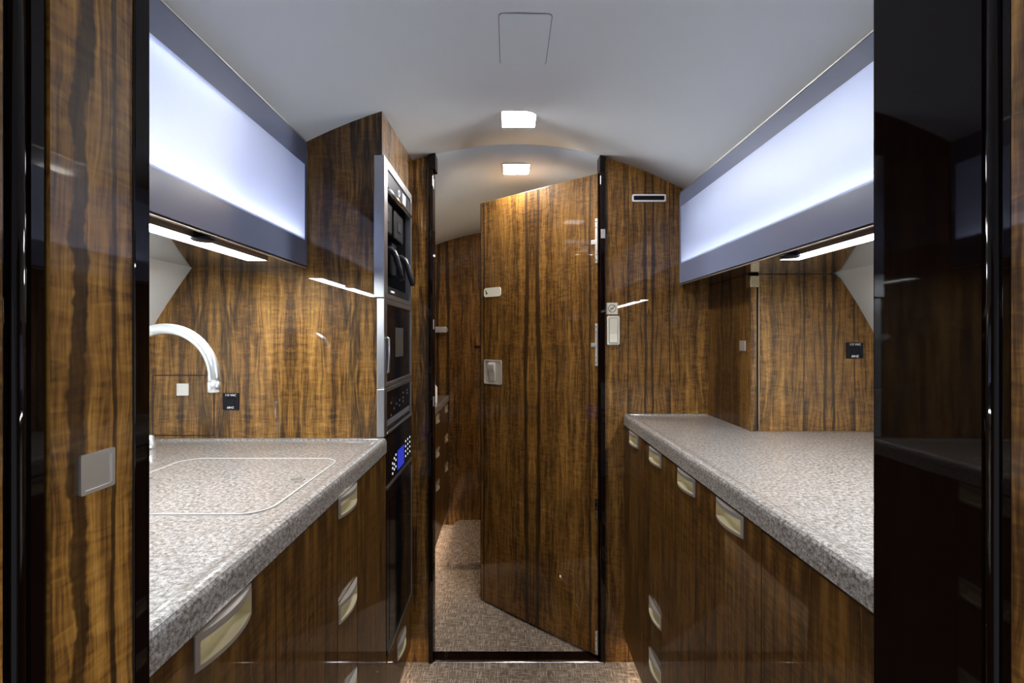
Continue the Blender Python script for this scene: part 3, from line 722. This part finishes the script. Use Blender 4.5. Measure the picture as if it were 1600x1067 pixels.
def light_bar(label, x0, x1, y0, y1, xpod, ypod):
    t = thing('under_cabinet_light', label, 'light', ((x0+x1)/2, (y0+y1)/2, H+0.19), 'under-cabinet lights')
    z = H+0.190
    b = bmnew(); box(b, x0-0.003, x1+0.003, y0, y1+0.003, z-0.003, z); ring(b, rrect(x0-0.003, x1+0.003, y0-0.002, y1+0.003, 0.002, 2), rrect(x0, x1, y0+0.001, y1, 0.001, 2), 'z', z-0.0062, z-0.003); obj('housing', b, STEEL, t)
    b = bmnew(); box(b, x0, x1, y0+0.001, y1, z-0.0048, z-0.0030); obj('lens', b, L_BAR, t)
    b = bmnew(); lathe(b, [(0.021, z-0.002), (0.021, z-0.007), (0.016, z-0.010), (0.006, z-0.011)], xpod, ypod, 24); obj('sensor', b, BLACKP, t)
    return t
light_bar('bright light bar under the left overhead cabinet', -0.624, -0.580, YN+0.01, 1.125, -0.573, 0.880)
light_bar('bright light bar under the right overhead cabinet', 0.648, 0.690, YN+0.01, 1.115, 0.641, 1.065)

# ------------------------------------------------------------------ corner cabinet on the right worktop
XK, YK = 0.728, 1.410
cc = thing('corner_cabinet', 'walnut cabinet standing on the far end of the right worktop', 'cabinet', (0.9, 1.55, ZC))
poly = [(XK+0.026, ZC)] + [(1.10, ZC)]
poly = [(XK+0.026, ZC-0.004), (1.150, ZC-0.004)] + [(x+0.008, H+z+0.004) for x, z in RP[::-1] if -0.25 < z < 0.20] + [(0.975, H+0.189), (XK+0.026, H+0.189)]
b = bmnew(); prism(b, poly, 'y', YK, YK+0.018); obj('side_panel', b, WOODH, cc, 0.965)
b = bmnew(); box(b, XK, XK+0.018, YK+0.02, YP-0.001, ZC-0.004, H+0.189); kd = obj('door', b, WOODF, cc, 0.07)
b = bmnew(); prism(b, rrect(1.438, 1.471, H-0.042, H-0.010, 0.001, 2), 'x', XK-0.003, XK); obj('push_latch', b, SATIN, kd)
b = bmnew(); box(b, XK-0.001, XK+0.0165, YK-0.004, YK+0.020, ZC-0.004, H+0.150, 0, 0.001); obj('edge_post', b, WOOD, cc, 0.3)
b = bmnew(); box(b, XK-0.003, XK+0.024, YK-0.006, YK+0.020, H+0.151, H+0.185, 0, 0.0015); obj('hinge_cap', b, BRONZE, cc)
b = bmnew(); box(b, XK+0.0165, XK+0.0235, YK+0.004, YK+0.03, ZC-0.004, H+0.150); obj('gap', b, GAP, cc)
b = bmnew(); box(b, XK+0.0235, XK+0.0262, YK-0.0015, YK+0.018, ZC-0.004, H+0.188); obj('edge_strip', b, BRONZE, cc)

# ------------------------------------------------------------------ power sockets
def socket(label, x0, x1, z0, z1, y):
    t = thing('power_socket', label, 'socket', ((x0+x1)/2, y, (z0+z1)/2), 'black power sockets')
    b = bmnew(); box(b, x0, x1, y-0.004, y, z0, z1, 0, 0.001); pl = obj('plate', b, BLACKP, t)
    xm = (x0+x1)/2; w_ = x1-x0; h_ = z1-z0
    b = bmnew(); ring(b, rrect(xm-w_*0.30, xm+w_*0.30, z0+h_*0.24, z0+h_*0.76, 0.003, 3), rrect(xm-w_*0.26, xm+w_*0.26, z0+h_*0.28, z0+h_*0.72, 0.002, 3), 'y', y-0.0055, y-0.004); obj('rim', b, BLACKP, t)
    b = bmnew()
    for dx in (-0.006, 0.006): box(b, xm+dx-0.0012, xm+dx+0.0012, y-0.0046, y-0.004, z0+h_*0.48, z0+h_*0.62)
    box(b, xm-0.0015, xm+0.0015, y-0.0046, y-0.004, z0+h_*0.34, z0+h_*0.40); obj('slots', b, GAP, t)
    for s, zc_, sz in (('115 VAC', z0+h_*0.87, w_*0.165), ('60HZ', z0+h_*0.13, w_*0.165)):
        m = Matrix.Translation((xm, y-0.0042, zc_)) @ Matrix.Rotation(PI/2, 4, 'X')
        b = bmnew(); merge(b, text_bm(s, sz*1.12), 0, m); obj('lettering', b, WTEXT, pl)
socket('black power socket beside the access door, left splashback', -0.785, -0.741, H-0.199, H-0.153, YT)
socket('black power socket on the cabinet side, right worktop', 1.015, 1.065, H-0.063, H-0.015, YK)

# ------------------------------------------------------------------ bulkhead fittings
t = thing('air_vent', 'slim white rimmed air vent high on the bulkhead', 'vent', (0.511, YP, H+0.506))
b = bmnew(); ring(b, rrect(0.450, 0.573, H+0.4925, H+0.5195, 0.006), rrect(0.4555, 0.5675, H+0.498, H+0.514, 0.002), 'y', YP-0.004, YP); obj('rim', b, WHITEP, t)
b = bmnew(); box(b, 0.4550, 0.568, YP-0.001, YP, H+0.4975, H+0.5145); obj('opening', b, BLACKP, t)
t = thing('no_smoking_sign', 'small ivory no smoking placard above the switch', 'sign', (0.378, YP, H+0.105))
b = bmnew(); box(b, 0.357, 0.398, YP-0.002, YP, H+0.084, H+0.126, 0, 0.0006); pl = obj('plate', b, IVORY, t)
b = bmnew(); xm, zm = 0.3775, H+0.105
ring(b, [(xm+0.0145*math.cos(2*PI*k/28), zm+0.0145*math.sin(2*PI*k/28)) for k in range(28)], [(xm+0.0125*math.cos(2*PI*k/28), zm+0.0125*math.sin(2*PI*k/28)) for k in range(28)], 'y', YP-0.0026, YP-0.0018)
prism(b, [(xm-0.0105, zm-0.0088), (xm-0.0088, zm-0.0105), (xm+0.0105, zm+0.0088), (xm+0.0088, zm+0.0105)], 'y', YP-0.0026, YP-0.0018)
box(b, xm-0.007, xm+0.006, YP-0.0025, YP-0.0018, zm-0.0012, zm+0.0012); obj('symbol', b, PRINT, pl)
t = thing('light_switch', 'ivory rocker switch in a rounded frame on the bulkhead', 'switch', (0.381, YP, H+0.026))
b = bmnew(); prism(b, rrect(0.3585, 0.4045, H-0.027, H+0.078, 0.006), 'y', YP-0.004, YP); obj('frame', b, IVORY, t)
b = bmnew(); prism(b, rrect(0.3655, 0.3975, H-0.020, H+0.071, 0.002), 'y', YP-0.0048, YP-0.0035); obj('gap', b, PRINT, t)
b = bmnew(); prism(b, [(YP-0.0042, H-0.0185), (YP-0.0075, H-0.0185), (YP-0.0055, H+0.013), (YP-0.0095, H+0.0695), (YP-0.0042, H+0.0695)], 'x', 0.367, 0.396); obj('rocker', b, IVORY, t)

# ------------------------------------------------------------------ the open door
HX, HY = 0.331, 1.716
ang = math.atan2(0.385, -0.453); DW = 0.594
dr = thing('door_1', 'glossy walnut door standing half open in the doorway', 'door', (HX, HY, 0)); dr['kind'] = 'structure'
dr.rotation_euler = (0, 0, ang)
Z0, Z1 = 0.012, H+0.601
b = bmnew(); box(b, 0.004, DW, -0.030, 0.0, Z0, Z1, 0, 0.0012); leaf = obj('door_leaf', b, WOODD, dr, 0.306, 0.3, local=True)
b = bmnew(); box(b, DW, DW+0.004, -0.029, -0.001, Z0+0.002, Z1-0.002); obj('edge_strip', b, DARK, dr, local=True)
# latch cup
lx0, lx1, lz0, lz1 = 0.470, 0.573, H-0.205, H-0.098
b = bmnew(); ring(b, rrect(lx0, lx1, lz0, lz1, 0.008), rrect(lx0+0.006, lx1-0.006, lz0+0.006, lz1-0.006, 0.006), 'y', 0.0, 0.004)
prism(b, rrect(lx0+0.005, lx1-0.005, lz0+0.005, lz1-0.005, 0.006), 'y', 0.0002, 0.001); lc = obj('latch_plate', b, plain('pewter', (0.50, 0.45, 0.37), 0.4, 0.35), dr, local=True)
xm = (lx0+lx1)/2 + 0.002
b = bmnew(); pr = [(0.0, lz1-0.012), (0.010, lz1-0.012), (0.0135, lz1-0.020), (0.013, lz1-0.040), (0.007, lz1-0.055), (0.0045, lz1-0.070), (0.004, lz0+0.014), (0.0, lz0+0.014)]
prism(b, pr, 'x', xm-0.017, xm+0.017); bmesh.ops.bevel(b, geom=[e for e in b.edges], offset=0.0012, segments=2, affect='EDGES'); obj('latch_lever', b, plain('pewter_lever', (0.62, 0.58, 0.52), 0.3, 0.5), lc, local=True)
# placard on the door
b = bmnew(); prism(b, rrect(0.474, 0.573, H+0.178, H+0.218, 0.012), 'y', 0.0, 0.003)
ring(b, rrect(0.474, 0.573, H+0.178, H+0.218, 0.012), rrect(0.478, 0.569, H+0.182, H+0.214, 0.009), 'y', 0.003, 0.0038); pk = obj('occupancy_sign', b, IVORY, dr, local=True)
b = bmnew(); prism(b, rrect(0.552, 0.562, H+0.190, H+0.200, 0.003, 3), 'y', 0.003, 0.0042); box(b, 0.558, 0.566, 0.003, 0.0042, H+0.202, H+0.207); obj('green_mark', b, GREENP, pk, local=True)
# hinges
def hinge(z0, z1, block=None, mat=SATIN, tab=True):
    zm = (z0+z1)/2
    b = bmnew(); box(b, 0.0, 0.010, 0.0005, 0.009, z0, z1, 0, 0.001); h = obj('hinge', b, mat, dr, local=True)
    if tab:
        b = bmnew(); box(b, 0.008, 0.030, 0.0002, 0.004, zm-0.010, zm+0.006, 0, 0.001); obj('tab', b, mat, h, local=True)
    for z in (z0+0.012, z0+0.032, z1-0.032, z1-0.012):
        b = bmnew(); tube(b, [(0.005, 0.008, z), (0.005, 0.0105, z)], 0.0022, 8); obj('screw', b, CHROME, h, local=True)
hinge(H+0.271, H+0.434); hinge(H-0.104, H+0.051); hinge(H-0.668, H-0.590, None, CHROME, False); hinge(0.022, 0.105, None, SATIN, False)
b = bmnew(); box(b, 0.335, 0.350, YP-0.013, YP-0.009, H+0.358, H+0.391, 0, 0.0008); obj('striker', b, SATIN, jr)

# ------------------------------------------------------------------ ceiling lights
def downlight(label, y0, y1, zf):
    x0, x1 = -0.019, 0.086; z = zf
    t = thing('ceiling_light', label, 'light', ((x0+x1)/2, (y0+y1)/2, z), 'square ceiling lights')
    b = bmnew(); ring(b, rrect(x0-0.004, x1+0.004, y0-0.004, y1+0.004, 0.006), rrect(x0, x1, y0, y1, 0.004), 'z', z-0.002, z+0.006)
    obj('bezel', b, WHITEP, t)
    b = bmnew(); prism(b, rrect(x0, x1, y0, y1, 0.004), 'z', z-0.0018, z+0.004); obj('lens', b, L_DOWN, t)
downlight('square ceiling light above the galley aisle', 1.428, 1.536, ceil_z(0.08, 1.48))
downlight('square ceiling light beyond the doorway', 1.872, 1.985, aft_z(0.08, 1.93))

# ------------------------------------------------------------------ vanity beyond the door
XV = -0.379; ZV = H-0.363
va = thing('vanity_cabinet', 'walnut vanity cabinet glimpsed beyond the left jamb', 'cabinet', (-0.65, 2.35, 0))
b = bmnew(); box(b, -0.93, XV-0.02, 1.80, YB-0.001, 0.09, ZV-0.042); obj('body', b, GAP, va)
b = bmnew(); box(b, -0.93, XV-0.08, 1.80, YB-0.001, 0, 0.09); obj('plinth', b, WOODF, va)
b = bmnew(); box(b, XV-0.055, XV-0.04, 1.85, YB-0.02, 0.086, 0.09); obj('toe_kick_light', b, L_TOE, va)
for (a, c) in ((1.80, 2.24), (2.24, 2.66), (2.66, YB-0.001)):
    for zt_, zb_ in ((ZV-0.042, H-0.585), (H-0.585, H-0.760), (H-0.760, 0.09)):
        yc = (a+c)/2 + 0.06
        front(va, 'drawer', XV, 1, a, c, zb_, zt_, (yc, zt_-0.010, 0.10, 0.04), WOODF, 0.05)
b = bmnew(); box(b, -0.94, XV+0.006, 1.79, YB-0.001, ZV-0.040, ZV, 0, 0.006)
tag(obj('worktop', b, GRAN), 'stone top of the vanity beyond the doorway', 'worktop')
b = bmnew(); lathe(b, [(0.019, ZV), (0.0195, ZV+0.004), (0.0195, ZV+0.085), (0.012, ZV+0.098), (0.008, ZV+0.100), (0.008, ZV+0.118)], -0.412, 2.60)
tag(obj('soap_bottle', b, WHITEP), 'white soap bottle on the vanity beyond the doorway', 'bottle')
t = thing('towel_rail', 'short satin metal rail on the far walnut wall', 'rail', (-0.43, YB, H+0.045))
b = bmnew(); box(b, -0.52, -0.380, YB-0.075, YB-0.060, H+0.030, H+0.066, 0, 0.003); obj('bar', b, SATIN, t)
b = bmnew(); box(b, -0.395, -0.380, YB-0.064, YB, H+0.036, H+0.060, 0, 0.002); obj('bracket', b, SATIN, t)
b = bmnew(); box(b, -0.52, -0.505, YB-0.064, YB, H+0.036, H+0.060, 0, 0.002); obj('bracket', b, SATIN, t)
t = thing('unseen_aft_lamp', 'unseen warm wall lamp added to light the far compartment', 'lamp', (0.95, 2.45, 1.5))  # hidden behind the door, added to brighten the far compartment
b = bmnew(); box(b, 0.925, 0.95, 2.20, 2.72, 1.50, 1.60, 0, 0.004); obj('back_plate', b, SATIN, t)
b = bmnew(); tube(b, [(0.90, 2.22, 1.55), (0.90, 2.70, 1.55)], 0.03, 16); obj('glass_tube', b, L_AFT, t)
